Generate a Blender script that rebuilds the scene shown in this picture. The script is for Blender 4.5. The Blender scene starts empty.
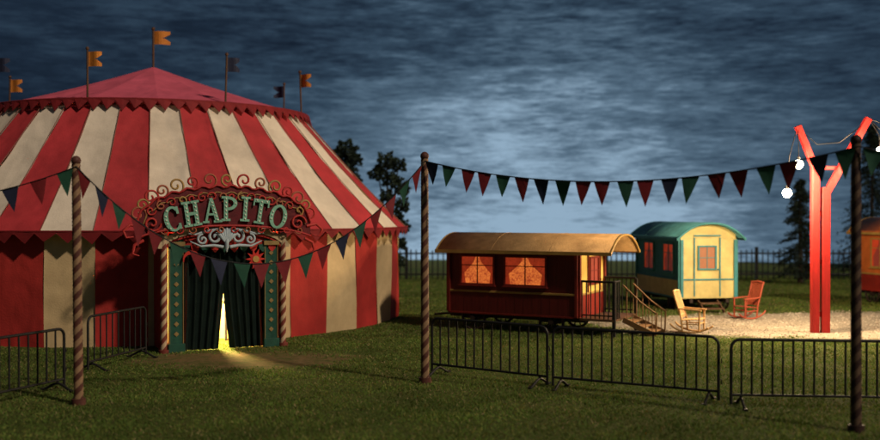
import bpy, math, random
import numpy as np
from mathutils import Vector, Matrix
random.seed(7); rng=np.random.default_rng(7)
S=bpy.context.scene
pi=math.pi
def rad(a): return math.radians(a)

# ------------------------------------------------------------ materials
def mat(name,col,rough=.8,var=.25,scale=2.5,bump=.2,bscale=30,metal=0,spec=.3,stretch=(1,1,1),transl=0,grime=.0,wrinkle=0):
    m=bpy.data.materials.new(name); m.use_nodes=True
    nt=m.node_tree; N=nt.nodes; L=nt.links
    b=N['Principled BSDF']
    tc=N.new('ShaderNodeTexCoord'); mp=N.new('ShaderNodeMapping'); mp.inputs['Scale'].default_value=stretch
    L.new(tc.outputs['Object'],mp.inputs['Vector'])
    n=N.new('ShaderNodeTexNoise'); n.inputs['Scale'].default_value=scale; n.inputs['Detail'].default_value=8; n.inputs['Roughness'].default_value=.65
    L.new(mp.outputs[0],n.inputs['Vector'])
    mr=N.new('ShaderNodeMapRange'); mr.inputs[1].default_value=.3; mr.inputs[2].default_value=.7
    mr.inputs[3].default_value=1-var; mr.inputs[4].default_value=1+var*.6
    L.new(n.outputs['Fac'],mr.inputs[0])
    mx=N.new('ShaderNodeVectorMath'); mx.operation='SCALE'; mx.inputs[0].default_value=col[:3]
    L.new(mr.outputs[0],mx.inputs['Scale'])
    out=mx.outputs[0]
    if grime>0:
        g=N.new('ShaderNodeTexNoise'); g.inputs['Scale'].default_value=scale*.35; g.inputs['Detail'].default_value=10; g.inputs['Roughness'].default_value=.7
        L.new(tc.outputs['Object'],g.inputs['Vector'])
        gr=N.new('ShaderNodeMapRange'); gr.inputs[1].default_value=.42; gr.inputs[2].default_value=.7; gr.inputs[3].default_value=0; gr.inputs[4].default_value=grime
        L.new(g.outputs['Fac'],gr.inputs[0])
        mi=N.new('ShaderNodeMix'); mi.data_type='RGBA'
        L.new(gr.outputs[0],mi.inputs[0]); L.new(out,mi.inputs[6]); mi.inputs[7].default_value=(col[0]*.3+.01,col[1]*.25+.008,col[2]*.2+.004,1)
        out=mi.outputs[2]
    L.new(out,b.inputs['Base Color'])
    b.inputs['Roughness'].default_value=rough; b.inputs['Metallic'].default_value=metal
    b.inputs['Specular IOR Level'].default_value=spec
    if bump>0:
        n2=N.new('ShaderNodeTexNoise'); n2.inputs['Scale'].default_value=bscale; n2.inputs['Detail'].default_value=5
        L.new(mp.outputs[0],n2.inputs['Vector'])
        bp=N.new('ShaderNodeBump'); bp.inputs['Strength'].default_value=bump; bp.inputs['Distance'].default_value=.03
        L.new(n2.outputs['Fac'],bp.inputs['Height'])
        if wrinkle>0:
            mq=N.new('ShaderNodeMapping'); mq.inputs['Scale'].default_value=(1,1,.55); L.new(tc.outputs['Object'],mq.inputs[0])
            n3=N.new('ShaderNodeTexNoise'); n3.inputs['Scale'].default_value=1.1; n3.inputs['Detail'].default_value=2; n3.inputs['Distortion'].default_value=.2
            L.new(mq.outputs[0],n3.inputs['Vector'])
            b3=N.new('ShaderNodeBump'); b3.inputs['Strength'].default_value=wrinkle; b3.inputs['Distance'].default_value=.35
            L.new(n3.outputs['Fac'],b3.inputs['Height']); L.new(b3.outputs[0],bp.inputs['Normal'])
        L.new(bp.outputs[0],b.inputs['Normal'])
    if transl>0:
        t=N.new('ShaderNodeBsdfTranslucent'); L.new(out,t.inputs['Color'])
        ms=N.new('ShaderNodeMixShader'); ms.inputs[0].default_value=transl
        L.new(b.outputs[0],ms.inputs[1]); L.new(t.outputs[0],ms.inputs[2]); L.new(ms.outputs[0],N['Material Output'].inputs['Surface'])
    return m
def emat(name,col,st,col2=None,scale=20):
    m=bpy.data.materials.new(name); m.use_nodes=True
    nt=m.node_tree; N=nt.nodes; L=nt.links; b=N['Principled BSDF']
    b.inputs['Base Color'].default_value=(*[c*.5 for c in col],1)
    b.inputs['Emission Strength'].default_value=st
    if col2:
        tc=N.new('ShaderNodeTexCoord'); v=N.new('ShaderNodeTexVoronoi'); v.inputs['Scale'].default_value=scale
        n=N.new('ShaderNodeTexNoise'); n.inputs['Scale'].default_value=4
        L.new(tc.outputs['Object'],v.inputs['Vector']); L.new(tc.outputs['Object'],n.inputs['Vector'])
        ad=N.new('ShaderNodeMath'); ad.operation='MULTIPLY_ADD'; ad.inputs[1].default_value=.9; L.new(v.outputs['Distance'],ad.inputs[0]); 
        mu=N.new('ShaderNodeMath'); mu.operation='SUBTRACT'; mu.inputs[1].default_value=.35; L.new(n.outputs['Fac'],mu.inputs[0]); L.new(mu.outputs[0],ad.inputs[2])
        mi=N.new('ShaderNodeMix'); mi.data_type='RGBA'; L.new(ad.outputs[0],mi.inputs[0])
        mi.inputs[6].default_value=(*col,1); mi.inputs[7].default_value=(*col2,1)
        L.new(mi.outputs[2],b.inputs['Emission Color'])
    else: b.inputs['Emission Color'].default_value=(*col,1)
    return m

# ------------------------------------------------------------ mesh builder
class MB:
    def __init__(s): s.v=[]; s.f=[]; s.m=[]; s.sm=[]
    def add(s,vs,fs,m=0,sm=False):
        o=len(s.v); s.v+= [tuple(p) for p in vs]
        for f in fs: s.f.append([i+o for i in f]); s.m.append(m); s.sm.append(sm)
    def box(s,c,sz,rz=0,m=0,R=None):
        R=R or Matrix.Rotation(rz,3,'Z'); c=Vector(c)
        vs=[]
        for dz in(-.5,.5):
            for dy in(-.5,.5):
                for dx in(-.5,.5): vs.append(c+R@Vector((dx*sz[0],dy*sz[1],dz*sz[2])))
        s.add(vs,[(0,2,3,1),(4,5,7,6),(0,1,5,4),(2,6,7,3),(0,4,6,2),(1,3,7,5)],m)
    def beam(s,a,b,w,h,m=0):
        a=Vector(a); b=Vector(b); d=b-a; R=d.to_track_quat('X','Z').to_matrix()
        s.box((a+b)/2,(d.length,w,h),m=m,R=R)
    def tube(s,pts,r,n=8,m=0,closed=False):
        pts=[Vector(p) for p in pts]; K=len(pts)
        if not hasattr(r,'__len__'): r=[r]*K
        vs=[]; up=None
        for i,p in enumerate(pts):
            if closed: d=pts[(i+1)%K]-pts[i-1]
            else: d=pts[min(i+1,K-1)]-pts[max(i-1,0)]
            d.normalize()
            if up is None:
                up=Vector((0,0,1)) if abs(d.z)<.9 else Vector((1,0,0))
            a=d.cross(up)
            if a.length<1e-4: a=d.orthogonal()
            a.normalize(); bb=a.cross(d).normalized(); up=bb
            for k in range(n):
                t=2*pi*k/n; vs.append(p+(a*math.cos(t)+bb*math.sin(t))*r[i])
        fs=[]
        for i in range(K if closed else K-1):
            j=(i+1)%K
            for k in range(n): fs.append((i*n+k,i*n+(k+1)%n,j*n+(k+1)%n,j*n+k))
        s.add(vs,fs,m,True)
        if not closed:
            s.add(vs[:n],[tuple(range(n))],m); s.add(vs[-n:],[tuple(range(n))[::-1]],m)
    def sphere(s,c,r,m=0,n=8,sc=(1,1,1)):
        vs=[];fs=[]
        for i in range(n+1):
            th=pi*i/n
            for k in range(n*2):
                ph=pi*k/n; vs.append((c[0]+r*sc[0]*math.sin(th)*math.cos(ph),c[1]+r*sc[1]*math.sin(th)*math.sin(ph),c[2]+r*sc[2]*math.cos(th)))
        w=2*n
        for i in range(n):
            for k in range(w): fs.append((i*w+k,(i+1)*w+k,(i+1)*w+(k+1)%w,i*w+(k+1)%w))
        s.add(vs,fs,m,True)
    def prism(s,pts,y0,y1,m=0,T=None):
        n=len(pts); f=T or (lambda x,z:(x,z))
        q=[f(*p) for p in pts]
        vs=[(a,y0,b) for a,b in q]+[(a,y1,b) for a,b in q]
        s.add(vs,[tuple(range(n)),tuple(range(2*n-1,n-1,-1))]+[(i,n+i,n+(i+1)%n,(i+1)%n) for i in range(n)],m)
    def strip(s,A,B,y0,y1,m=0,T=None,closed=False):
        f=T or (lambda x,z:(x,z)); n=len(A)
        a=[f(*p) for p in A]; b=[f(*p) for p in B]
        vs=[(x,y0,z) for x,z in a]+[(x,y0,z) for x,z in b]+[(x,y1,z) for x,z in a]+[(x,y1,z) for x,z in b]
        fs=[]
        for i in range(n if closed else n-1):
            j=(i+1)%n
            fs+=[(i,j,n+j,n+i),(2*n+i,3*n+i,3*n+j,2*n+j),(i,2*n+i,2*n+j,j),(n+i,n+j,3*n+j,3*n+i)]
        if not closed: fs+=[(0,n,3*n,2*n),(n-1,3*n-1,4*n-1,2*n-1)]
        s.add(vs,fs,m)
    def obj(s,name,mats,parent=None,bevel=0,loc=None,rz=0):
        me=bpy.data.meshes.new(name); me.from_pydata(s.v,[],s.f)
        for x in mats: me.materials.append(x)
        me.polygons.foreach_set('material_index',s.m); me.polygons.foreach_set('use_smooth',s.sm); me.update()
        o=bpy.data.objects.new(name,me); S.collection.objects.link(o)
        if parent: o.parent=parent
        if loc: o.location=loc
        o.rotation_euler[2]=rz
        if bevel>0:
            b=o.modifiers.new('bev','BEVEL'); b.width=bevel; b.segments=2; b.limit_method='ANGLE'
        return o
def empty(name,loc=(0,0,0),rz=0):
    e=bpy.data.objects.new(name,None); S.collection.objects.link(e); e.location=loc; e.rotation_euler[2]=rz; e.empty_display_size=.3
    return e

# palette
M_red=mat('canvas_red',(.46,.036,.042),.8,.25,1.2,.25,25,grime=.35,wrinkle=.35)
M_cream=mat('canvas_cream',(.74,.64,.50),.85,.16,1.3,.25,25,grime=.32,wrinkle=.35)
M_pink=mat('canvas_pink_red',(.60,.10,.15),.8,.22,1.0,.3,25,grime=.25,wrinkle=.4)
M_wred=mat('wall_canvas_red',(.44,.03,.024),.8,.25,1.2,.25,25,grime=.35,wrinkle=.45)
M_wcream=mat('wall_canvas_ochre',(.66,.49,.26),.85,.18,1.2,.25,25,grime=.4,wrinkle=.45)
M_trim=mat('valance_red',(.20,.012,.014),.75,.25,4,.2)
M_wood=mat('dark_wood',(.10,.05,.025),.6,.3,6,.3,stretch=(1,1,.2))
M_blk=mat('black_iron',(.02,.02,.02),.45,.3,8,.15,60,metal=.3)
M_orange=mat('flag_orange',(.55,.20,.03),.7,.2,8,.1)
M_green=mat('flag_green',(.02,.085,.05),.7,.2,8,.1)
M_navy=mat('flag_navy',(.02,.025,.055),.7,.2,8,.1)
M_fred=mat('flag_red',(.20,.016,.02),.7,.2,8,.1)
M_dgreen=mat('painted_green',(.012,.07,.045),.6,.3,5,.15)
M_gold=mat('painted_gold',(.45,.27,.08),.5,.25,8,.15)
M_mint=mat('letter_mint',(.20,.42,.31),.5,.25,6,.1)
M_pblue=mat('scroll_pale_blue',(.38,.46,.50),.5,.2,6,.1)
M_board=mat('sign_board_maroon',(.12,.010,.014),.6,.35,5,.2)
M_curt=mat('curtain_dark_green',(.008,.016,.013),.85,.4,3,.3,20,spec=.1)

# ------------------------------------------------------------ circus tent
TC=(-9.05,31.6); R0=8.0; ZE=2.74; R1=4.8; ZR=6.15; ZA=7.8
tent=empty('circus_tent',(TC[0],TC[1],0))
DOOR=27.0
def pol(r,a,z): a=rad(a); return (r*math.sin(a),-r*math.cos(a),z)
NS=40; SUB=4; ROWS=14; OFF=6.0
roof=MB(); 
for k in range(NS):
    vs=[];fs=[]
    for j in range(ROWS+1):
        t=j/ROWS; r=R0+(R1-.05-R0)*t; z=ZE+(ZR-ZE)*t-.10*math.sin(pi*t)
        for i in range(SUB+1):
            u=i/SUB; a=OFF+9*(k+u); sag=.055*math.sin(pi*u)*(1-.4*t)
            wob=.02*math.sin(k*1.7+j*1.3)+.02*math.sin(k*2.9+j*.6)
            vs.append(pol(r-sag+wob*math.sin(pi*t),a,z-sag*.6))
    for j in range(ROWS):
        for i in range(SUB):
            b=j*(SUB+1)+i; fs.append((b,b+1,b+SUB+2,b+SUB+1))
    roof.add(vs,fs,(k+0)%2,True)
roof.obj('roof',[M_red,M_cream],tent)
sm=MB()
for k in range(NS):
    a=OFF+9*k; sm.tube([pol(R0+(R1-R0)*t+.005,a,ZE+(ZR-ZE)*t-.10*math.sin(pi*t)+.006) for t in [i/8 for i in range(9)]],.011,5)
sm.obj('roof_seams',[mat('seam',(.25,.10,.07),.8,.3,5)],tent)
cr=MB(); NC=16
for k in range(NC):
    vs=[];fs=[]
    for j in range(9):
        t=j/8; r=(R1+.06)*(1-t)+.06*t; z=ZR+.1+(ZA-ZR-.1)*t-.06*math.sin(pi*t)
        for i in range(5):
            u=i/4; sag=.07*math.sin(pi*u)*(1-t)
            vs.append(pol(r-sag*.5,360/NC*(k+u)-5,z-sag))
    for j in range(8):
        for i in range(4):
            b=j*5+i; fs.append((b,b+1,b+6,b+5))
    cr.add(vs,fs,0,True)
cr.obj('crown',[M_pink],tent)
vl=MB()
def valance(r,z,n,h,flare):
    for k in range(n):
        a0=360/n*k; a1=a0+360/n; am=(a0+a1)/2; q=1+.12*math.sin(k*2.3)
        vl.add([pol(r,a0,z),pol(r,am,z+.0),pol(r,a1,z),pol(r,a1,z-.07),pol(r+flare,am+.3*math.sin(k*1.9),z-h*q),pol(r,a0,z-.07)],[(0,5,4,1),(1,4,3,2)],0)
valance(R0+.03,ZE+.06,96,.30,-.02)
valance(R1+.09,ZR+.12,84,.30,.09)
vl.obj('valances',[M_trim],tent)
rg=MB()
rg.tube([pol(R1+.06,a,ZR+.13) for a in range(0,360,5)],.03,6,closed=True)
rg.tube([pol(R0+.02,a,ZE+.04) for a in range(0,360,5)],.025,6,closed=True)
rg.obj('ring_ropes',[M_trim],tent)
wl=MB(); RW=7.75
for k in range(NS):
    for i in range(SUB):
        a0=OFF+9*(k+i/SUB); a1=OFF+9*(k+(i+1)/SUB); am=((a0+a1)/2+180)%360-180
        if abs(am-DOOR)<9.2: continue
        vs=[]
        for j in range(5):
            z=-.02+(ZE+.1)*j/4
            for a,u in((a0,i/SUB),(a1,(i+1)/SUB)):
                vs.append(pol(RW-.06*math.sin(pi*u)+.03*math.sin(k*2.1+j+u*3),a,z))
        wl.add(vs,[(j*2,j*2+1,j*2+3,j*2+2) for j in range(4)],k%2,True)
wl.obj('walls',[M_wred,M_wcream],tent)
fl=MB()
def swallow(mb,x,y,z,m,yaw,w=.48,h=.36):
    d=(math.cos(yaw),math.sin(yaw)); nx=(-d[1],d[0])
    P=[];c=6
    for i in range(c+1):
        t=i/c; of=.05*math.sin(t*5+z)
        P.append((x+d[0]*w*t+nx[0]*of,y+d[1]*w*t+nx[1]*of))
    for i in range(c):
        t0=i/c;t1=(i+1)/c
        def lim(t): return max(0,(t-.62)/.38)*h*.28
        for sg in(0,1):
            if sg: za0,za1=z-h/2-lim(t0),z-h/2-lim(t1); zb0=zb1=z-h
            else: za0=za1=z; zb0,zb1=z-h/2+lim(t0),z-h/2+lim(t1)
            mb.add([(*P[i],za0),(*P[i+1],za1),(*P[i+1],zb1),(*P[i],zb0)],[(0,1,2,3)],m,True)
for n_,(a,mm,yw) in enumerate([(-5,1,.1),(40,2,.6),(85,1,-.3),(130,2,3.0),(175,1,.1),(-140,2,.2),(-95,1,.1),(-50,2,.25)]):
    p=pol(R1-.05,a,0); top=ZR+1.45+.1*math.sin(n_*3)
    lean=.05*math.sin(n_*2.2)
    fl.tube([(p[0],p[1],ZR),(p[0]+lean,p[1],top)],.028,6,0)
    fl.sphere((p[0]+lean,p[1],top+.03),.05,0,5)
    swallow(fl,p[0]+lean,p[1],top-.05,mm,yw,.38,.40)
fl.tube([(0,0,ZA-.2),(0,0,9.0)],.035,6,0); fl.sphere((0,0,9.02),.06,0,5); swallow(fl,0,0,8.95,1,.15,.52,.42)
fl.obj('roof_flags',[M_wood,M_orange,M_navy],tent)

# ------------------------------------------------------------ entrance portal
D=(-5.07,23.55); PR=rad(DOOR)
por=empty('tent_entrance',(D[0],D[1],0),PR)
def spiral_post(mb,x,y,z0,z1,r,turns,m0,m1,n=16,taper=.0):
    rows=int((z1-z0)*16); vs=[];
    for j in range(rows+1):
        t=j/rows
        for i in range(n):
            a=2*pi*i/n+turns*2*pi*t; rr=r*(1-taper*t)
            vs.append((x+rr*math.cos(a),y+rr*math.sin(a),z0+(z1-z0)*t))
    fa=[];fb=[]
    for j in range(rows):
        for i in range(n):
            q=(j*n+i,j*n+(i+1)%n,(j+1)*n+(i+1)%n,(j+1)*n+i)
            (fa if (i%(n//2))<n//4 else fb).append(q)
    mb.add(vs,fa,m0,True); mb.add(vs,fb,m1,True)
    mb.add(vs[-n:],[tuple(range(n))],m0)
pp=MB()
for x in(-1.42,1.42):
    spiral_post(pp,x,0,0,2.62,.08,5,0,1)
    pp.sphere((x,0,2.66),.10,1,6); pp.tube([(x,0,0),(x,0,.08)],.12,10,0)
pp.obj('spiral_posts',[mat('post_dark_red',(.16,.03,.02),.6,.3,6),mat('post_cream',(.46,.34,.21),.6,.2)],por)
col=MB()
for x in(-1.13,1.13):
    col.box((x,.06,1.3),(.34,.08,2.6),m=0)
    col.box((x,.0,.10),(.38,.1,.20),m=0)
    col.box((x,.0,2.5),(.38,.1,.10),m=1)
    for k in range(9):
        z=.42+k*.23; col.prism([(x,z+.06),(x+.06,z),(x,z-.06),(x-.06,z)],.0,.019,1)
    for sx in(-.155,.155): col.box((x+sx,.01,1.3),(.018,.03,2.2),m=1)
col.obj('side_panels',[M_dgreen,mat('dull_gold',(.25,.17,.06),.6,.3,6)],por,.004)
cu=MB()
def curtain(sgn):
    NX,NZ=46,20; vs=[]
    for j in range(NZ+1):
        q=j/NZ; z=2.62*q
        inner=max(0,.16*(1-q/.5))**1.1 - .02*(q>.5)
        for i in range(NX+1):
            t=i/NX; x=inner+(1.0-inner)*t
            y=.16+.05*math.sin(t*34+.6*math.sin(z*1.3))+.02*math.sin(t*71+z)-.06*(1-t)
            vs.append((sgn*x,y,z+.01))
    fs=[(j*(NX+1)+i,j*(NX+1)+i+1,(j+1)*(NX+1)+i+1,(j+1)*(NX+1)+i) for j in range(NZ) for i in range(NX)]
    cu.add(vs,fs,0,True)
curtain(1);curtain(-1)
cu.obj('curtains',[M_curt],por)
sw=MB()
for x in(-1.34,1.34): sw.box((x,.85,1.38),(.05,1.6,2.76),m=0)
sw.box((0,.85,2.80),(2.9,1.62,.06),m=0)
sw.obj('porch_canvas',[M_wred],por)
dr=MB(); vs=[]  # added drape: catches the lamp so the curtain gap looks bright
for j in range(2):
    for i in range(31):
        vs.append((-1.2+2.4*i/30,2.0+.08*math.sin(i*1.3),.0+2.6*j))
dr.add(vs,[(i,i+1,32+i,31+i) for i in range(30)],0,True)
dr.obj('added_bright_drape',[mat('added_drape_yellow',(.65,.50,.18),.8,.2)],por)
ar=MB()
def arc(rx,rz,zc,n=40,a0=0,a1=180): return [(rx*math.cos(rad(a0+(a1-a0)*i/n)),zc+rz*math.sin(rad(a0+(a1-a0)*i/n))) for i in range(n+1)]
ar.strip(arc(1.56,.55,2.40),arc(1.40,.40,2.40),-.06,.06,0)
ar.strip(arc(1.40,.40,2.40),arc(1.33,.33,2.40),-.03,.05,1)
ar.box((0,.06,2.60),(2.6,.05,.3),m=1)
for k in range(11):
    x=-1.15+k*.23; ar.prism([(x-.11,2.47),(x+.11,2.47),(x+.08,2.36),(x,2.28),(x-.08,2.36)],-.0,.03,2 if k%2 else 1)
ar.obj('arch',[mat('arch_cream',(.46,.36,.22),.6,.2),M_wred,M_dgreen],por,.004)
def spiral(cx,cz,r0,turns,a0,y,sgn=1,n=26,r1=.02):
    return [(cx+(r0+(r1-r0)*i/n)*math.cos(a0+sgn*turns*2*pi*i/n),y,cz+(r0+(r1-r0)*i/n)*math.sin(a0+sgn*turns*2*pi*i/n)) for i in range(n+1)]
sc=MB()
for sg in(-1,1):
    sc.tube(spiral(sg*.26,2.66,.17,1.3,pi/2,-.16,-sg),.035,6,0)
    sc.tube(spiral(sg*.56,2.60,.13,1.3,pi/2,-.16,-sg),.03,6,0)
    sc.tube([(sg*.08,-.16,2.42),(sg*.3,-.16,2.46),(sg*.6,-.16,2.44),(sg*.85,-.16,2.56)],[.045,.04,.03,.012],6,0)
    sc.tube([(sg*.2,-.16,2.85),(sg*.45,-.16,2.80),(sg*.72,-.16,2.72),(sg*.9,-.16,2.74)],[.04,.035,.025,.01],6,0)
for k in range(7):
    a=rad(30+20*k); sc.tube([(0,-.17,2.5),(.2*math.cos(a),-.19,2.62+.2*math.sin(a)),(.3*math.cos(a),-.16,2.62+.28*math.sin(a))],[.02,.05,.015],6,0)
sc.tube([(0,-.17,2.6),(0,-.18,2.42),(0,-.17,2.3)],[.05,.05,.01],6,0)
sc.obj('centre_scroll',[M_pblue],por)
st=MB()
P=[]
for k in range(20):
    r=.25 if k%2==0 else .12; a=2*pi*k/20; P.append((.72+r*math.cos(a),2.12+r*math.sin(a)))
st.prism(P,-.10,-.06,0)
st.tube([(.72,-.12,2.12),(.72,-.08,2.12)],.08,10,1)
cA=[(-.80+.2*math.cos(a),2.15+.2*math.sin(a)) for a in [rad(-60+260*i/20) for i in range(21)]]
cB=[(-.80+(.2-.085*math.sin(pi*i/20)-.01)*math.cos(rad(-60+260*i/20)),2.15+(.2-.085*math.sin(pi*i/20)-.01)*math.sin(rad(-60+260*i/20))) for i in range(21)]
st.strip(cA,cB,-.1,-.06,0)
st.obj('star_and_moon',[mat('ornament_red',(.5,.03,.02),.5,.2),M_gold],por)
def plight(name,loc,w,col,size,parent=None):
    l=bpy.data.lights.new(name,'POINT'); l.energy=w; l.color=col; l.shadow_soft_size=size
    o=bpy.data.objects.new(name,l); S.collection.objects.link(o); o.location=loc
    if parent:o.parent=parent
    return o
plight('inner_lamp_light',(0.0,.75,1.15),1700,(1,.72,.28),.10,por)
il=MB(); il.tube([(0.45,1.6,0),(0.45,1.6,.95)],.03,8,0); il.tube([(.45,1.6,.93),(.45,1.6,1.0)],.08,8,0)
il.obj('inner_lamp_stand',[M_blk],por)

# ------------------------------------------------------------ sign
sign=empty('circus_name_sign',(D[0]+.2*math.sin(PR),D[1]-.2*math.cos(PR),0),PR)
bd=MB(); n=48
A=[];B=[]
for i in range(n+1):
    t=i/n; x=-2.05+4.1*t
    e=math.sqrt(max(0,1-(x/2.06)**2))
    zt=2.86+.98*e**.8+.035*math.sin(i*1.55)
    zb_=2.50+.42*math.sqrt(max(0,1-(x/2.2)**2))
    A.append((x,zt));B.append((x,zb_))
bd.strip(A,B,0,.06,0)
bd.obj('board',[M_board],sign)
rim=MB()
rim.tube([(x,-.02,z) for x,z in A],.028,6,0)
rim.tube([(x,-.02,z) for x,z in B],.028,6,0)
rim.tube([(x*.93,-.01,(z-2.86)*.86+2.84) for x,z in A],.016,6,1)
rim.obj('rim',[mat('rim_red',(.36,.02,.02),.5,.2),mat('rim_gold',(.30,.18,.06),.5,.2)],sign)
orn=MB()
for k in range(15):
    a=rad(8+164*k/14); x=2.05*math.cos(a); z=2.92+1.0*math.sin(a)**.85
    r=.15 if k%2 else .19
    z+=.08; sg=1 if x<0 else -1
    orn.tube(spiral(x,z,r,1.25,a+pi,-.0,sg,24,.03),.026,6,k%3)
for k in range(16):
    x=-1.75+3.5*k/15; e=math.sqrt(1-(x/2.06)**2); z=2.78+.82*e**.8
    orn.tube(spiral(x,z,.12,1.1,pi/2*(k%4),-.03,1 if k%2 else -1,18,.02),.020,5,(k+1)%3 if k%2 else 0)
for k in range(12):
    x=-1.75+3.5*k/11; z=2.74+.1*math.sqrt(1-(x/2.2)**2)
    orn.tube(spiral(x,z,.10,1.1,pi*(k%2),-.03,1 if k%2 else -1,16,.02),.018,5,(0,2)[k%2])
for sg in(-1,1):
    orn.tube([(sg*1.95,0,2.9),(sg*2.2,0,2.95),(sg*2.35,0,2.82),(sg*2.28,0,2.66),(sg*2.12,0,2.68)],[.04,.04,.035,.03,.02],6,0)
    orn.tube([(sg*1.9,0,2.6),(sg*2.1,0,2.5),(sg*2.15,0,2.3),(sg*2.0,0,2.25)],[.04,.04,.03,.015],6,0)
    orn.tube(spiral(sg*1.72,2.98,.2,1.4,0,-.05,sg,26,.03),.026,6,0)
orn.obj('scrollwork',[mat('scroll_red',(.42,.03,.025),.5,.2),mat('scroll_gold',(.36,.22,.07),.5,.2),mat('scroll_copper',(.34,.10,.05),.5,.2)],sign)
def ell(cx,cz,rx,rz,a0=0,a1=360,n=28): return [(cx+rx*math.cos(rad(a0+(a1-a0)*i/n)),cz+rz*math.sin(rad(a0+(a1-a0)*i/n))) for i in range(n+1)]
LET=MB()
def letter(ch,u,z,rot,s=.58):
    c,si=math.cos(rad(rot)),math.sin(rad(rot))
    def T(x,zz):
        x=(x-.45)*s*.84; zz=(zz-.5)*s; return (u+x*c-zz*si,z+x*si+zz*c)
    def rc(x0,z0,x1,z1,y=0,m=0): LET.prism([(x0,z0),(x1,z0),(x1,z1),(x0,z1)],-.08+y,-.04,m,T)
    def stem(x0): rc(x0,.01,x0+.19,.99); 
    def ser(x0,x1,z0): rc(x0,z0,x1,z0+.09,-.004)
    dots=[]
    if ch=='H':
        stem(.14);stem(.57);rc(.331,.44,.569,.56,.004);ser(.03,.43,0);ser(.03,.43,.91);ser(.47,.87,0);ser(.47,.87,.91)
        dots=[(.235,.1+.16*i) for i in range(6)]+[(.665,.1+.16*i) for i in range(6)]
    if ch=='I': stem(.355);ser(.22,.68,0);ser(.22,.68,.91);dots=[(.45,.1+.16*i) for i in range(6)]
    if ch=='T': stem(.355);ser(.2,.7,0);rc(.05,.86,.85,1,-.004);rc(.05,.70,.12,.859,-.002);rc(.78,.70,.85,.859,-.002);dots=[(.45,.1+.16*i) for i in range(6)]+[(.2,.93),(.7,.93)]
    if ch=='P':
        stem(.14);ser(.02,.45,0);ser(.02,.3,.905)
        LET.strip(ell(.33,.71,.46,.28,-90,90),ell(.33,.71,.28,.17,-90,90),-.082,-.04,0,T);dots=[(.235,.1+.16*i) for i in range(6)]+[(.70,.71)]
    if ch=='A':
        LET.prism([(.09,.02),(.20,.02),(.49,.99),(.40,.99)],-.08,-.04,0,T); LET.prism([(.60,.02),(.80,.02),(.53,.985),(.36,.985)],-.084,-.04,0,T)
        rc(.25,.3,.65,.38,-.006);ser(.0,.30,0);ser(.52,.92,0);dots=[(.70-.26*i/6,.1+.85*i/6) for i in range(6)]
    if ch=='C':
        LET.strip(ell(.47,.5,.42,.5,45,315),ell(.49,.5,.23,.41,45,315),-.08,-.04,0,T);rc(.68,.66,.79,.95,-.004);rc(.68,.05,.79,.28,-.004);dots=[(.155,.35),(.145,.5),(.155,.65),(.25,.85),(.25,.15)]
    if ch=='O':
        LET.strip(ell(.45,.5,.44,.5),ell(.45,.5,.24,.4),-.08,-.04,0,T);dots=[(.12,.35),(.11,.5),(.12,.65),(.78,.35),(.79,.5),(.78,.65)]
    for d in dots:
        q=T(*d); LET.sphere((q[0],-.087,q[1]),.022,1,4)
for ch,u,z,r in [('C',-1.27,3.08,13),('H',-.84,3.20,9),('A',-.38,3.28,4),('P',.06,3.32,0),('I',.42,3.31,-4),('T',.78,3.25,-9),('O',1.22,3.13,-13)]:
    letter(ch,u,z,r)
LET.obj('letters',[M_mint,mat('bulb_white',(.70,.75,.62),.3,.1)],sign)

# ------------------------------------------------------------ bunting posts
postc=mat('post_tan',(.28,.17,.09),.6,.25,6); postd=mat('post_brown',(.09,.03,.02),.6,.3,6)
pk=mat('post_tan_shaded',(.10,.06,.035),.6,.3,6); pk2=mat('post_brown_shaded',(.03,.012,.009),.6,.3,6)  # shaded copies of the post paint: shadow put into the colour of one post
POSTS=[(-6.08,16.8,4.08),(-.284,18.95,4.28),(6.14,14.73,4.28),(-12.6,17.2,4.2),(12.5,13.0,4.3)]
for pi_,(x,y,h) in enumerate(POSTS):
    mb=MB(); spiral_post(mb,0,0,0,h,.085,9,0,1,taper=.12)
    mb.sphere((0,0,h+.02),.085,0,6); mb.tube([(0,0,-.02),(0,0,.10)],.12,12,0)
    e=mb.obj('striped_bunting_post',[pk2,pk] if pi_==2 else [postd,postc]); e.location=(x,y,0); e.rotation_euler=(rad(random.uniform(-.5,.5)),rad(random.uniform(-.6,.6)),random.random())
def bunting(a,b,sag,n,seed):
    R=random.Random(seed); a=Vector(a);b=Vector(b); f=lambda t:a+(b-a)*t-Vector((0,0,4*sag*t*(1-t)))
    mb=MB(); mb.tube([f(i/48) for i in range(49)],.011,5,0)
    pts=[f(i/200) for i in range(201)]; ln=[0]
    for i in range(200): ln.append(ln[-1]+(pts[i+1]-pts[i]).length)
    tot=ln[-1]
    order=[1,2,1,3,2,1]
    for k in range(n):
        s=(k+.5+R.uniform(-.06,.06))/n*tot; i=max(j for j in range(201) if ln[j]<=s); c=pts[i]; d=(pts[min(i+1,200)]-pts[i-1]).normalized()
        w=.15; h=.42*R.uniform(.92,1.06)
        side=Vector((d.y,-d.x,0)).normalized(); sw=R.uniform(-.10,.10); tw=R.uniform(-.05,.05)
        A=c-d*w; B=c+d*w; 
        tip=c+Vector((0,0,-h))+side*sw+d*tw
        m1=A.lerp(tip,.5)+side*.015; m2=c.lerp(tip,.5)+side*R.uniform(-.03,.03); m3=B.lerp(tip,.5)-side*.015
        mb.add([A,c,B,m1,m2,m3,tip],[(0,1,4,3),(1,2,5,4),(3,4,6),(4,5,6)],order[(k+seed)%6],True)
    mb.obj('bunting_string',[M_blk,M_fred,M_green,M_navy])
tp=lambda i,d=.08:(POSTS[i][0],POSTS[i][1]-.08,POSTS[i][2]-d)
bunting(tp(0),tp(3),.66,14,1); bunting(tp(0),tp(1),1.78,19,2); bunting(tp(1),tp(2),.45,20,3); bunting(tp(2),tp(4),.5,14,4)

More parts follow.
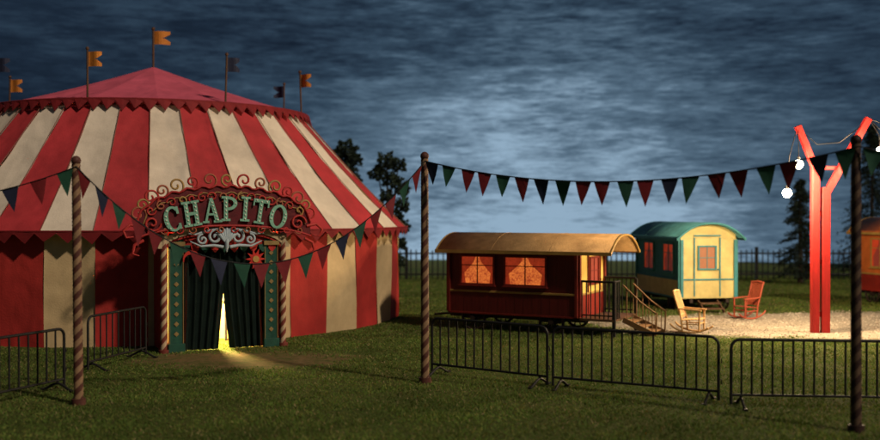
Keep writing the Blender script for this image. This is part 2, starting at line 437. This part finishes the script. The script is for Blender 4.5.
# ------------------------------------------------------------ crowd barriers
M_steel=mat('barrier_steel_dark',(.02,.019,.018),.55,.35,5,.1,metal=.3)
def barrier(p0,p1,nb=14):
    a=Vector((*p0,0));b=Vector((*p1,0)); d=b-a; L=d.length
    e=empty('crowd_barrier',a,math.atan2(d.y,d.x)); mb=MB(); r=.026; H=1.12; zb=.20; c=.14
    pts=[(.0,0,.05),(0,0,H-c)]+[(c-c*math.cos(t),0,H-c+c*math.sin(t)) for t in(.4,.8,1.2)]+[(c,0,H),(L-c,0,H)]+[(L-c+c*math.sin(t),0,H-c+c*math.cos(t)) for t in(.4,.8,1.2)]+[(L,0,H-c),(L,0,.05)]
    mb.tube(pts,r,8); mb.tube([(0,0,zb),(L,0,zb)],.022,8)
    for k in range(1,nb): mb.tube([(L*k/nb,0,zb),(L*k/nb,0,H)],.018,6)
    mb.obj('frame',[M_steel],e)
    ft=MB()
    for x in(.16,L-.16):
        ft.tube([(x,-.33,.012),(x,-.24,.05),(x,-.1,.12),(x,0,.15),(x,.1,.12),(x,.24,.05),(x,.33,.012)],.024,8); ft.tube([(x,0,.14),(x,0,zb)],.024,8)
        ft.box((x,-.33,.02),(.07,.1,.03)); ft.box((x,.33,.02),(.07,.1,.03))
    ft.tube([(L-.02,0,.75),(L+.05,0,.75),(L+.05,0,.68)],.012,6); ft.tube([(L-.02,0,.4),(L+.05,0,.4),(L+.05,0,.33)],.012,6)
    ft.obj('feet_and_hooks',[M_steel],e)
barrier((-.16,20.0),(1.98,18.45),13); barrier((2.08,18.38),(4.72,16.92),16); barrier((4.84,16.6),(7.85,16.35),18); barrier((7.95,16.3),(10.9,15.6),18)
barrier((-7.12,20.2),(-6.6,22.4),10); barrier((-7.9,15.6),(-6.85,18.2),13); barrier((-8.6,13.2),(-7.95,15.5),12)

fe=MB(); X0,X1,YF=-4,28,48
for x in np.arange(X0,X1,.26): fe.tube([(x,YF,0),(x,YF,1.42+.03*math.sin(x*3))],.030,4)
for z in(.25,1.25): fe.tube([(X0,YF,z),(X1,YF,z)],.04,5)
for x in np.arange(X0,X1,2.4): fe.box((x,YF,.78),(.14,.12,1.56))
fe.obj('iron_fence',[M_blk])

# ------------------------------------------------------------ wagons
def wagon(name,loc,yaw,L,W,zb,ze,rise,ohR,ohL,pal,porch,wins,endwin,wl_side,wl_end):
    e=empty(name,(loc[0],loc[1],0),rad(yaw)); up,low,belt,rf,trim,upend,lowend,corner,frm,edge=pal
    hh=zb+.60
    mb=MB(); mb.box((0,0,(zb+ze)/2),(L,W,ze-zb)); mb.obj('body',[up],e)
    mb=MB(); mb.box((L/2+.006,0,(zb+ze)/2),(.012,W-.02,ze-zb-.01)); mb.obj('end_wall',[upend],e)
    mb=MB()
    for s in(-1,1): mb.box((0,s*(W/2+.01),(zb+hh)/2),(L-.01,.03,hh-zb-.02))
    mb.obj('lower_panels',[low],e,.004)
    mb=MB()
    for s in(-1,1): mb.box((s*(L/2+.016),0,(zb+hh)/2),(.035,W-.02,hh-zb-.02))
    mb.obj('lower_end_panels',[lowend],e,.004)
    mb=MB(); nbd=int(L/.24)
    for s in(-1,1):
        for k in range(1,nbd): mb.box((-L/2+L*k/nbd,s*(W/2+.026),(zb+hh)/2),(.010,.005,hh-zb-.06))
    mb.obj('plank_beads',[low],e)
    mb=MB()
    for s in(-1,1):
        mb.box((0,s*(W/2+.025),hh+.02),(L-.1,.05,.055),m=0); mb.box((s*(L/2+.03),0,hh+.02),(.055,W-.14,.052),m=0)
        mb.box((0,s*(W/2+.022),zb+.02),(L-.1,.05,.05),m=1); 
        mb.box((0,s*(W/2+.022),ze-.06),(L-.1,.04,.08),m=1)
        for t in(-1,1): mb.box((t*(L/2-.03),s*(W/2+.028),(zb+ze)/2),(.08,.062,ze-zb-.06),m=1); mb.box((t*(L/2+.034),s*(W/2-.05),(zb+ze)/2),(.07,.10,ze-zb-.08),m=1)
    mb.obj('trim',[belt,corner],e,.005)
    hw=W/2+.20; N_=20
    def zt(y): return ze+rise*(1-abs(y/hw)**2.3)
    ys=[-hw*math.cos(pi*i/N_) for i in range(N_+1)]
    xa,xb=-L/2-ohL,L/2+ohR
    mb=MB(); vs=[]
    for x in(xa,xb):
        for off in(0,-.05):
            for y in ys: vs.append((x,y*(1 if off==0 else .985),zt(y)+off))
    K=N_+1; fs=[]
    for i in range(N_):
        fs+=[(i,i+1,2*K+i+1,2*K+i),(K+i,3*K+i,3*K+i+1,K+i+1),(i,K+i,K+i+1,i+1),(2*K+i,2*K+i+1,3*K+i+1,3*K+i)]
    fs+=[(0,2*K,3*K,K),(N_,K+N_,3*K+N_,2*K+N_)]
    mb.add(vs,fs,0,False); o=mb.obj('roof',[rf],e)
    for p in o.data.polygons: p.use_smooth=len(p.vertices)==4 and p.area>.3
    mb=MB()
    for k in (1,2):
        x=xa+(xb-xa)*k/3; mb.tube([(x,y,zt(y)-.003) for y in ys],.009,5,1)
    for x in(xa,xb): mb.tube([(x,y,zt(y)-.03) for y in ys],.04,6,0)
    for s in(-1,1): mb.box((0+(ohR-ohL)/2,s*hw,ze-.02),(xb-xa+.05,.035,.09),m=0)
    mb.obj('roof_edges',[edge,rf],e)
    mb=MB(); yy=[y for y in ys if abs(y)<=W/2]
    for s in(-1,1):
        x=s*(L/2-.02); P=[(-W/2+.01,ze-.01)]+[(y,zt(y)-.055) for y in yy]+[(W/2-.01,ze-.01)]
        n=len(P); vv=[(x-.02,a,b) for a,b in P]+[(x+.02,a,b) for a,b in P]
        mb.add(vv,[tuple(range(n)),tuple(range(2*n-1,n-1,-1))]+[(i,n+i,n+(i+1)%n,(i+1)%n) for i in range(n)],0)
    mb.obj('gables',[upend],e)
    fr=MB(); pn=MB()
    def win(cx,cz,w,h,sy,mull=1,pm=0):
        y=sy*(W/2)
        pn.box((cx,y+sy*.008,cz),(w,.012,h),m=pm)
        for dx in(-w/2-.025,w/2+.025): fr.box((cx+dx,y+sy*.025,cz),(.055,.05,h+.10))
        for dz in(-h/2-.025,h/2+.025): fr.box((cx,y+sy*.026,cz+dz),(w-.0,.05,.052))
        fr.box((cx,y+sy*.045,cz-h/2-.065),(w+.16,.1,.035))
        fr.box((cx,y+sy*.02,cz),(.03,.03,h)); fr.box((cx,y+sy*.019,cz+h*.18),(w,.03,.025))
        for sgn in(-1,1):
            cur=[(cx+sgn*w*.5,cz+h*.5),(cx+sgn*w*.06,cz+h*.5),(cx+sgn*w*.12,cz+h*.3),(cx+sgn*w*.28,cz+.05),(cx+sgn*w*.42,cz-.12*h),(cx+sgn*w*.38,cz-h*.5),(cx+sgn*w*.5,cz-h*.5)]
            pn.prism(cur if sgn*sy<0 else cur[::-1],y+sy*.0155,y+sy*.0175,2)
    for (cx,w) in wins:
        for sy in(-1,1): win(cx,hh+.07+(ze-hh)*.47,w,(ze-hh)*.64,sy)
    def ewin(cy,cz,w,h,sx,pm):
        x=sx*(L/2)+ (sx*.012)
        pn.box((x+sx*.008,cy,cz),(.012,w,h),m=pm)
        for dy in(-w/2-.025,w/2+.025): fr.box((x+sx*.022,cy+dy,cz),(.05,.06,h+.10))
        for dz in(-h/2-.025,h/2+.025): fr.box((x+sx*.023,cy,cz+dz),(.05,w,.052))
        fr.box((x+sx*.017,cy,cz),(.03,.022,h)); fr.box((x+sx*.016,cy,cz),(.03,w,.022))
    ewin(endwin[0],endwin[1],endwin[2],endwin[3],1,1); ewin(0,hh+.07+(ze-hh)*.47,.6,.55,-1,0)
    dx=L/2+.045; 
    for dy in(-endwin[2]/2-.17,endwin[2]/2+.17): fr.box((dx-.005,endwin[0]+dy,(zb+ze)/2+.05),(.03,.045,ze-zb-.05))
    fr.box((dx-.004,endwin[0],ze+.09),(.03,endwin[2]+.385,.045))
    fr.sphere((dx+.03,endwin[0]+endwin[2]/2+.09,zb+.95),.03,0,5)
    fr.obj('window_frames',[frm],e,.004); pn.obj('window_panes',[wl_side,wl_end,wl_side_c],e)
    ch=MB()
    for s in(-1,1): ch.box((0,s*(W/2-.35),zb-.07),(L+.2,.1,.12))
    for x in(-L/2+.2,0,L/2-.2): ch.box((x,0,zb-.02),(.1,W-.1,.05))
    ch.tube([(-L/2,.0,zb-.08),(-L/2-1.0,0,.25)],.04,6)
    R_=.33
    for x in(-L/2+.75,L/2-.75):
        ch.tube([(x,-W/2+.1,R_),(x,W/2-.1,R_)],.04,6); ch.box((x,0,zb-.16),(.12,W*.7,.1))
        for s in(-1,1):
            y=s*(W/2-.06)
            ch.tube([(x+R_*math.cos(t),y,R_+R_*math.sin(t)) for t in [2*pi*i/24 for i in range(24)]],.04,6,closed=True)
            ch.tube([(x,y-.09,R_),(x,y+.09,R_)],.07,10)
            for k in range(10): 
                t=2*pi*k/10; ch.tube([(x,y,R_),(x+R_*math.cos(t),y,R_+R_*math.sin(t))],.02,5)
    ch.obj('chassis_and_wheels',[mat(name+'_chassis',(.03,.018,.014),.6,.3,5)],e)
    if porch:
        pc=MB(); x0=L/2; x1=L/2+.95
        pc.box(((x0+x1)/2+.02,0,zb-.02),(.93,W-.1,.06),m=1)
        for s in(-1,1):
            y=s*(W/2-.1)
            for k in range(8): pc.tube([(x0+.08+k*.12,y,zb),(x0+.08+k*.12,y,zb+.98)],.018,5,0)
            pc.tube([(x0+.05,y,zb+.98),(x1,y,zb+.98)],.034,6,0); pc.tube([(x0+.05,y,zb+.1),(x1,y,zb+.1)],.022,6,0)
            pc.box((x1,y,zb*.5+.48),(.08,.08,zb+.98),m=0)
        for k in range(4): pc.tube([(x1,-W/2+.15+k*.13,zb),(x1,-W/2+.15+k*.13,zb+.98)],.018,5,0)
        pc.tube([(x1,-W/2+.1,zb+.98),(x1,-W/2+.58,zb+.98)],.03,6,0)
        for k in range(3): pc.box((x1+.14+k*.26,.25,zb-.12-k*.12),(.28,.8,.04),m=2)
        for s in(-.18,.68):
            pc.beam((x1,s,zb-.06),(x1+.85,s,.02),.04,.14,2)
            pc.tube([(x1,s,zb+.85),(x1+.5,s,zb+.40),(x1+.9,s,.58)],.022,6,2)
            for k in range(5):
                q=.1+k*.17; pc.tube([(x1+q,s,zb-.06-q*.5),(x1+q,s,zb+.85-q*.85)],.012,5,2)
            pc.tube([(x1+.88,s,.02),(x1+.9,s,.62)],.022,6,2)
        pc.obj('porch_and_steps',[M_blk,M_wood,mat('step_wood',(.22,.12,.05),.6,.3,5)],e)
    else:
        pc=MB()
        for k in range(2): pc.box((L/2+.2+k*.25,endwin[0],zb-.14-k*.15),(.27,.7,.04))
        for s in(-.33,.33): pc.beam((L/2+.05,endwin[0]+s,zb-.08),(L/2+.6,endwin[0]+s,.03),.04,.1)
        pc.obj('steps',[M_wood],e)
wl_red=emat('window_glow_orange',(.95,.25,.045),.95,(.30,.035,.012),22)
wl_side_c=emat('curtain_glow_red',(.75,.07,.02),.42,(.3,.03,.01),30)
wl_dim=emat('window_dim_red',(.45,.07,.04),.30,(.12,.02,.02),18)
wl_warm=emat('window_warm',(.55,.22,.10),.22,(.3,.10,.05),10)
p_maroon=mat('wagon_maroon',(.11,.010,.008),.5,.3,3,.2,25,stretch=(6,6,.5),grime=.3)
p_mtrim=mat('wagon_maroon_trim',(.16,.016,.010),.5,.3,3,.2)
p_red=mat('wagon_red',(.26,.02,.012),.5,.3,3,.2,grime=.3)
p_yel=mat('wagon_yellow',(.72,.50,.12),.5,.2,3,.2,grime=.25)
p_yeld=mat('wagon_dull_yellow',(.38,.23,.06),.5,.25,3,.2,grime=.3)
p_och=mat('wagon_roof_ochre',(.48,.29,.12),.8,.35,2.5,.45,grime=.5,spec=.15)
p_teal=mat('wagon_teal',(.05,.23,.25),.5,.25,3,.2,grime=.3)
p_teal2=mat('wagon_roof_teal',(.08,.27,.29),.8,.35,2.5,.45,grime=.45,spec=.15)
p_crm=mat('wagon_cream',(.60,.50,.20),.5,.18,3,.2,grime=.3)
p_or=mat('wagon_orange',(.55,.14,.03),.5,.25,3,.2,grime=.3)
wagon('red_circus_wagon',(2.41,27.9),-28,3.8,2.1,.45,2.18,.48,.95,.30,(p_maroon,p_maroon,p_yeld,p_och,p_yel,p_yel,p_red,p_mtrim,p_mtrim,p_yeld),True,[(-1.0,.95),(.42,1.15)],(0.15,1.66,.62,.66),wl_red,wl_dim)
wagon('teal_circus_wagon',(8.41,34.44),-80,3.8,1.95,.42,2.38,.52,.25,.25,(p_teal,p_crm,p_teal,p_teal2,p_teal,p_crm,p_crm,p_teal,p_teal,p_teal),False,[(1.0,.8),(-.7,.8)],(-.05,1.75,.55,.70),wl_dim,wl_warm)
wagon('orange_circus_wagon',(16.75,35.0),-72,3.8,2.0,.42,2.5,.55,.25,.25,(p_or,p_red,p_yeld,p_or,p_yel,p_or,p_red,p_red,p_yeld,p_yeld),False,[(1.0,.8),(-.7,.8)],(.1,1.75,.6,.75),wl_dim,wl_warm)

# ------------------------------------------------------------ rocking chairs
def chair(loc,yaw,m):
    e=empty('rocking_chair',(*loc,0),rad(yaw)); mb=MB()
    for s in(-.24,.24):
        mb.tube([(.58*math.sin(t),s,.04+.62*(1-math.cos(t))*.55) for t in [rad(-68+124*i/12) for i in range(13)]],.026,6)
        mb.tube([(.24,s,.07),(.25,s,.62)],.026,6); mb.tube([(-.2,s,.06),(-.24,s,.42),(-.46,s,1.12)],.028,6)
        mb.beam((.30,s,.63),(-.32,s,.66),.07,.032)
        mb.tube([(.24,s,.26),(-.21,s,.26)],.016,5)
    for k in range(6): mb.box((.24-k*.09,0,.40-.008*k),(.075,.50,.022))
    for k in range(6):
        y=-.18+.072*k; mb.beam((-.24,y,.42),(-.455,y,1.1),.045,.018)
    mb.tube([(-.455,-.26,1.1),(-.46,0,1.13),(-.455,.26,1.1)],.036,6); mb.tube([(-.27,-.24,.5),(-.27,.24,.5)],.02,6)
    mb.tube([(.24,-.24,.28),(.24,.24,.28)],.016,5)
    mb.obj('frame',[m],e)
chair((6.75,26.7),-30,mat('chair_pale_wood',(.66,.40,.17),.5,.25,6)); chair((9.25,30.2),205,mat('chair_red_wood',(.30,.06,.03),.5,.25,6))

# ------------------------------------------------------------ lamp pole
lp=empty('string_light_pole',(10.2,26.8,0)); mb=MB()
pr=mat('pole_red_paint',(.36,.012,.010),.6,.3,3,.3,stretch=(4,4,.5),grime=.3)
mb.box((-.145,0,2.25),(.20,.19,4.5)); mb.box((.135,.01,1.95),(.22,.17,3.9))
mb.beam((-.145,0,4.40),(-.62,0,5.55),.16,.16); mb.beam((.135,.01,3.7),(1.28,0,5.75),.17,.17)
mb.beam((-.145,-.02,4.42),(.50,0.02,4.42),.09,.1)
for z in(.5,1.9,3.2): mb.box((-.01,.02,z),(.10,.08,.14))
mb.obj('posts_and_arms',[pr],lp,.012)
BUL=[(-1.02,-.35,3.74),(-.70,-.3,4.50),(1.48,-.3,4.85),(1.72,-.4,4.55)]
wr=MB()
wr.tube([(-.62,0,5.55),(-.68,-.25,5.0),(-.70,-.3,4.62)],.012,5); wr.tube([(-.62,0,5.55),(-.95,-.3,4.7),(-1.02,-.35,3.88)],.012,5)
wr.tube([(1.28,0,5.75),(1.45,-.25,5.3),(1.48,-.3,4.97)],.012,5); wr.tube([(1.28,0,5.75),(1.66,-.35,5.2),(1.72,-.4,4.68)],.012,5)
wr.tube([(-.62,0,5.5),(-.1,0,5.05),(.5,0,5.1),(1.28,0,5.7)],.012,5)
wr.tube([(1.28,0,5.75),(2.5,-1,5.0),(4.5,-3,4.9),(6.5,-5,5.8)],.012,5)
for b in BUL: wr.tube([(b[0],b[1],b[2]+.08),(b[0],b[1],b[2]+.20)],.045,8)
wr.obj('cords_and_sockets',[M_blk],lp)
bb=MB()
for b in BUL: bb.sphere(b,.12,0,8)
bb.obj('bulbs',[emat('bulb_glow',(1,.86,.58),70)],lp)
for i,b in enumerate(BUL): plight('bulb_light',(b[0]-.02,b[1]-.20,b[2]-.16),[1050,750,600,650][i],(1,.72,.42),.08,lp)

# ------------------------------------------------------------ trees
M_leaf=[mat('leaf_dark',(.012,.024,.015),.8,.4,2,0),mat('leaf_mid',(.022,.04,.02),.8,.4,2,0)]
M_bark=mat('bark',(.05,.035,.025),.9,.4,4,.5)
def tree(name,loc,clumps,trunk,seed,leaf=.10,dens=900):
    R=np.random.default_rng(seed); e=empty(name,(*loc,0)); mb=MB()
    mb.tube([(0,0,0),(.05,0,trunk*.5),(-.03,.05,trunk)],[.2,.15,.1],8)
    for c in clumps: mb.tube([(-.03,.05,trunk*.8),(c[0]*.5,c[1]*.5,(c[2]+trunk*.9)*.5),(c[0],c[1],c[2])],[.08,.05,.02],6)
    mb.obj('trunk_and_limbs',[M_bark],e)
    V=[];F=[];MI=[]
    for c in clumps:
        r=c[3]; n=int(dens*r*r/ .36)
        d=R.normal(size=(n,3)); d/=np.linalg.norm(d,axis=1)[:,None]
        lump=1+.25*np.sin(d[:,0]*7+c[0]*9)+.2*np.sin(d[:,2]*9+c[1]*5)
        p=d*(r*lump*R.uniform(.55,1.05,n)**.5)[:,None]; p[:,2]*=.8
        for q,dd in zip(p,d):
            o=Vector(q)+Vector(c[:3]); a=Vector(R.normal(size=3)).normalized(); b=a.cross(Vector(R.normal(size=3))).normalized(); s=leaf*R.uniform(.6,1.3)
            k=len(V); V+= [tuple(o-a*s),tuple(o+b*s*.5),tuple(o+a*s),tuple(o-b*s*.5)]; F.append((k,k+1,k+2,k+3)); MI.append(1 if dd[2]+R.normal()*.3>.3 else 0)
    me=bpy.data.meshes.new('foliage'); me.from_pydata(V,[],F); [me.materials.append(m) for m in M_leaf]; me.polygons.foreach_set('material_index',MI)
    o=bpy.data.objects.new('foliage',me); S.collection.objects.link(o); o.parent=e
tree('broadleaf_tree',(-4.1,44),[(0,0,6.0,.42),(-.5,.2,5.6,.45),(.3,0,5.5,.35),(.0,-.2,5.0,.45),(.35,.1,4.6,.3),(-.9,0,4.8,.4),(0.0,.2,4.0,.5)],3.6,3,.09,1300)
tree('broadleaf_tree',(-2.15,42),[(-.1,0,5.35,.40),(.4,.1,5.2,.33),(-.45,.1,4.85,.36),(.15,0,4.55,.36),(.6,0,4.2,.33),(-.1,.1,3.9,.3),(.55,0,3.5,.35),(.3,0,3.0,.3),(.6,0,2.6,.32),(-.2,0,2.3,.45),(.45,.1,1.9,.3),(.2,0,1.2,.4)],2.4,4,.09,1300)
def conifer(loc,H,seed):
    R=np.random.default_rng(seed); e=empty('conifer_tree',(*loc,0)); mb=MB(); mb.tube([(0,0,0),(0,0,H)],[.14,.02],7); mb.obj('trunk',[M_bark],e)
    V=[];F=[];MI=[]
    for k in range(int(H*38)):
        t=(k+.5)/(H*38); z=.35+t*(H-.35); rr=(1-t)**.85*H*.27*R.uniform(.6,1.15)+.06; a=R.uniform(0,2*pi)
        for j in range(46):
            u=R.uniform(.1,1); x=rr*u*math.cos(a)+R.normal()*.06; y=rr*u*math.sin(a)+R.normal()*.06; zz=z-.28*rr*u*u+R.normal()*.04
            d=Vector((math.cos(a)+R.normal()*.5,math.sin(a)+R.normal()*.5,-.3+R.normal()*.3)).normalized(); s=.13; b=d.cross(Vector(R.normal(size=3))).normalized()
            o=Vector((x,y,zz)); i=len(V); V+=[tuple(o-b*.03),tuple(o+b*.03),tuple(o+d*s)]; F.append((i,i+1,i+2)); MI.append(0)
    me=bpy.data.meshes.new('needles'); me.from_pydata(V,[],F); me.materials.append(M_leaf[0])
    o=bpy.data.objects.new('needles',me); S.collection.objects.link(o); o.parent=e
conifer((16.4,45.5),4.7,5)
conifer((21.6,50),7.6,8)

# ------------------------------------------------------------ ground, gravel, grass
def gmask(x,y):
    n=.10*np.sin(x*1.7+np.sin(y*1.3)*2)+.08*np.sin(y*2.9+x*1.1)+.05*np.sin(x*5.1-y*4.3)
    g=1-np.sqrt(((x-13.2)/9.0)**2+((y-28.7)/3.7)**2)+n*.6
    d=1-np.sqrt(((x+4.2)/2.8)**2+((y-21.9)/1.5)**2)+n
    return g,d
gm=bpy.data.meshes.new('ground'); G=[(-90,-40,0),(90,-40,0),(90,72,0),(-90,72,0)]
gm.from_pydata(G,[],[(0,1,2,3)])
go=bpy.data.objects.new('ground',gm); S.collection.objects.link(go)
m=bpy.data.materials.new('ground_grass_soil_gravel'); m.use_nodes=True; nt=m.node_tree; N=nt.nodes; L=nt.links; b=N['Principled BSDF']; b.inputs['Roughness'].default_value=.95; b.inputs['Specular IOR Level'].default_value=.1
tc=N.new('ShaderNodeTexCoord')
def noise(sc,det=6,ro=.6):
    n=N.new('ShaderNodeTexNoise'); n.inputs['Scale'].default_value=sc; n.inputs['Detail'].default_value=det; n.inputs['Roughness'].default_value=ro; L.new(tc.outputs['Object'],n.inputs['Vector']); return n.outputs['Fac']
def mrange(s,a,b_,c=0,d=1):
    r=N.new('ShaderNodeMapRange'); r.inputs[1].default_value=a;r.inputs[2].default_value=b_;r.inputs[3].default_value=c;r.inputs[4].default_value=d; L.new(s,r.inputs[0]); return r.outputs[0]
def mixc(f,a,b_):
    x=N.new('ShaderNodeMix'); x.data_type='RGBA'; L.new(f,x.inputs[0])
    for k,c in((6,a),(7,b_)):
        if isinstance(c,tuple): x.inputs[k].default_value=(*c,1)
        else: L.new(c,x.inputs[k])
    return x.outputs[2]
def math_(op,a,b_=0):
    x=N.new('ShaderNodeMath'); x.operation=op
    for k,c in((0,a),(1,b_)):
        if isinstance(c,(int,float)): x.inputs[k].default_value=c
        else: L.new(c,x.inputs[k])
    return x.outputs[0]
sep=N.new('ShaderNodeSeparateXYZ'); L.new(tc.outputs['Object'],sep.inputs[0])
def ellm(cx,cy,rx,ry):
    a=math_('DIVIDE',math_('SUBTRACT',sep.outputs[0],cx),rx); c=math_('DIVIDE',math_('SUBTRACT',sep.outputs[1],cy),ry)
    r=math_('SQRT',math_('ADD',math_('MULTIPLY',a,a),math_('MULTIPLY',c,c)))
    return math_('ADD',math_('SUBTRACT',1,r),math_('MULTIPLY',math_('SUBTRACT',noise(1.1,8,.7),.5),.9))
grass=mixc(mrange(noise(.35,6),.35,.65),(.065,.105,.018),(.12,.125,.032))
grass=mixc(mrange(noise(14,4),.4,.7),grass,(.06,.07,.02))
soil=mixc(mrange(noise(9,8,.75),.35,.65),(.12,.08,.035),(.24,.17,.08))
soil=mixc(mrange(noise(2.5,8,.8),.45,.6),soil,grass)
grav=mixc(mrange(noise(22,8,.8),.35,.65),(.22,.18,.13),(.50,.43,.33))
c1=mixc(mrange(ellm(-4.2,21.9,2.8,1.5),-.02,.22),grass,soil)
c2=mixc(mrange(ellm(13.2,28.7,9.0,3.7),-.04,.12),c1,grav)
L.new(c2,b.inputs['Base Color'])
bp=N.new('ShaderNodeBump'); bp.inputs['Strength'].default_value=.8; bp.inputs['Distance'].default_value=.05; L.new(noise(25,6,.8),bp.inputs['Height']); L.new(bp.outputs[0],b.inputs['Normal'])
gm.materials.append(m)

NB=560000
y=rng.uniform(12.5,50,NB); x=rng.uniform(-.62,.62,NB)*y
g,d=gmask(x,y)
keep=(g<rng.normal(0,.04,NB)) & (d<rng.normal(.15,.15,NB)) & (((x-TC[0])**2+(y-TC[1])**2)>7.8**2)
clump=.5+.5*np.sin(x*2.3+1.7*np.sin(y*1.9))*np.sin(y*2.7+1.3*np.sin(x*1.4))
keep&= rng.uniform(0,1,NB)<(.55+.45*clump)
x=x[keep];y=y[keep];clump=clump[keep];n=len(x)
a=rng.uniform(0,2*pi,n); w=(.006+.00042*y)*rng.uniform(.7,1.3,n); h=rng.uniform(.02,.05,n)*(.7+.6*clump); lx=rng.normal(0,.026,n); ly=rng.normal(0,.026,n)
V=np.zeros((n,3,3)); V[:,0,0]=x-w*np.cos(a);V[:,0,1]=y-w*np.sin(a);V[:,1,0]=x+w*np.cos(a);V[:,1,1]=y+w*np.sin(a);V[:,2,0]=x+lx;V[:,2,1]=y+ly;V[:,2,2]=h
gr=bpy.data.meshes.new('grass'); gr.vertices.add(n*3); gr.vertices.foreach_set('co',V.ravel()); gr.loops.add(n*3); gr.loops.foreach_set('vertex_index',np.arange(n*3,dtype=np.int32)); gr.polygons.add(n); gr.polygons.foreach_set('loop_start',np.arange(0,n*3,3,dtype=np.int32))
mi=(rng.uniform(0,1,n)<.25).astype(np.int32); mi[rng.uniform(0,1,n)<.06]=2
gr.update(calc_edges=True); 
for q in (mat('grass_green',(.12,.195,.032),.8,.5,.5,0,transl=.35),mat('grass_yellow',(.22,.235,.055),.8,.5,.5,0,transl=.35),mat('grass_straw',(.28,.23,.10),.8,.4,.6,0,transl=.2)): gr.materials.append(q)
gr.polygons.foreach_set('material_index',mi); gr.update()
S.collection.objects.link(bpy.data.objects.new('grass',gr))
pb=MB(); 
for k in range(6000):
    px=rng.uniform(4.2,20);py=rng.uniform(24.6,33); gg=gmask(np.array([px]),np.array([py]))[0][0]
    if gg<-.02+rng.normal()*.03: continue
    r=rng.uniform(.012,.04); pts=[(px+r*math.cos(t)*rng.uniform(.7,1.2),py+r*math.sin(t)*rng.uniform(.7,1.2),0) for t in(0,1.57,3.14,4.7)]; pb.add(pts+[(px,py,r*.7)],[(0,1,4),(1,2,4),(2,3,4),(3,0,4)],k%2)
pb.obj('gravel_stones',[mat('stone_light',(.5,.43,.33),.9,.3,5,0),mat('stone_dark',(.2,.16,.12),.9,.3,5,0)])

# ------------------------------------------------------------ sky backdrop
RS=68; sk=MB(); vs=[]; na=60; nz=12
for j in range(nz+1):
    for i in range(na+1):
        a=rad(-78+156*i/na); vs.append((RS*math.sin(a),RS*math.cos(a),-1+45*j/nz))
sk.add(vs,[(j*(na+1)+i,(j+1)*(na+1)+i,(j+1)*(na+1)+i+1,j*(na+1)+i+1) for j in range(nz) for i in range(na)],0,True)
m=bpy.data.materials.new('painted_night_sky'); m.use_nodes=True; nt=m.node_tree; N=nt.nodes; L=nt.links; N.remove(N['Principled BSDF'])
em=N.new('ShaderNodeEmission'); L.new(em.outputs[0],N['Material Output'].inputs['Surface'])
tc=N.new('ShaderNodeTexCoord'); sep=N.new('ShaderNodeSeparateXYZ'); L.new(tc.outputs['Object'],sep.inputs[0])
def snoise(sc,st,det,ro,dist=0,rot=0):
    mp=N.new('ShaderNodeMapping'); mp.inputs['Scale'].default_value=(1,1,st); mp.inputs['Rotation'].default_value=(0,rot,0); L.new(tc.outputs['Object'],mp.inputs[0])
    n=N.new('ShaderNodeTexNoise'); n.inputs['Scale'].default_value=sc;n.inputs['Detail'].default_value=det;n.inputs['Roughness'].default_value=ro;n.inputs['Distortion'].default_value=dist; L.new(mp.outputs[0],n.inputs['Vector']); return n.outputs['Fac']
big=mrange(snoise(.055,2.4,3,.5,.3),.32,.68)
mid=mrange(snoise(.22,5.0,5,.6,.3,.05),.34,.66)
fin=mrange(snoise(.75,7.5,6,.7,.2,-.04),.34,.66)
hz=mrange(sep.outputs[2],0,19,1,0)
hx=math_('SUBTRACT',sep.outputs[0],7.0); hx=math_('DIVIDE',hx,20.0); hx=math_('MULTIPLY',hx,hx); cen=math_('POWER',2.718,math_('MULTIPLY',hx,-1))
v=math_('ADD',math_('MULTIPLY',big,.25),math_('MULTIPLY',mid,.27))
v=math_('ADD',v,math_('MULTIPLY',fin,.24))
v=math_('ADD',v,.07)
lift=math_('MULTIPLY',math_('MULTIPLY',math_('POWER',hz,1.4),cen),.74)
v=math_('ADD',v,lift)
v=math_('MULTIPLY',v,math_('ADD',math_('MULTIPLY',cen,.62),.42))
cr_=N.new('ShaderNodeValToRGB'); L.new(v,cr_.inputs[0]); E=cr_.color_ramp.elements
E[0].position=.05; E[0].color=(.003,.006,.013,1); E[1].position=1.0; E[1].color=(.28,.41,.54,1)
for p,c in((.25,(.012,.023,.042)),(.45,(.032,.060,.096)),(.70,(.090,.150,.215))): q=E.new(p); q.color=(*c,1)
L.new(cr_.outputs[0],em.inputs[0]); em.inputs[1].default_value=1.0
sk.obj('sky',[m])

# ------------------------------------------------------------ light
Ld=Vector((.66,-.54,.70)).normalized()
w=bpy.data.worlds.new('World'); S.world=w; w.use_nodes=True; nt=w.node_tree
sky=nt.nodes.new('ShaderNodeTexSky'); sky.sky_type='NISHITA'; sky.sun_disc=False; sky.sun_elevation=math.asin(Ld.z); sky.sun_rotation=math.atan2(Ld.x,Ld.y)
nt.links.new(sky.outputs[0],nt.nodes['Background'].inputs[0]); nt.nodes['Background'].inputs[1].default_value=.010
sl=bpy.data.lights.new('sun','SUN'); sl.energy=1.9; sl.angle=rad(3); sl.color=(1,.83,.66)
so=bpy.data.objects.new('sun',sl); S.collection.objects.link(so); so.rotation_euler=Ld.to_track_quat('Z','Y').to_euler()
# ------------------------------------------------------------ camera
cd=bpy.data.cameras.new('camera'); co=bpy.data.objects.new('camera',cd); S.collection.objects.link(co)
co.location=(0,0,3.24); co.rotation_euler=(rad(90-.46),0,0); cd.sensor_width=36; cd.lens=40.9; cd.clip_end=500
cd.dof.use_dof=True; cd.dof.focus_distance=21.5; cd.dof.aperture_fstop=.4
S.camera=co
S.view_settings.view_transform='Standard'; S.view_settings.look='None'; S.view_settings.exposure=0
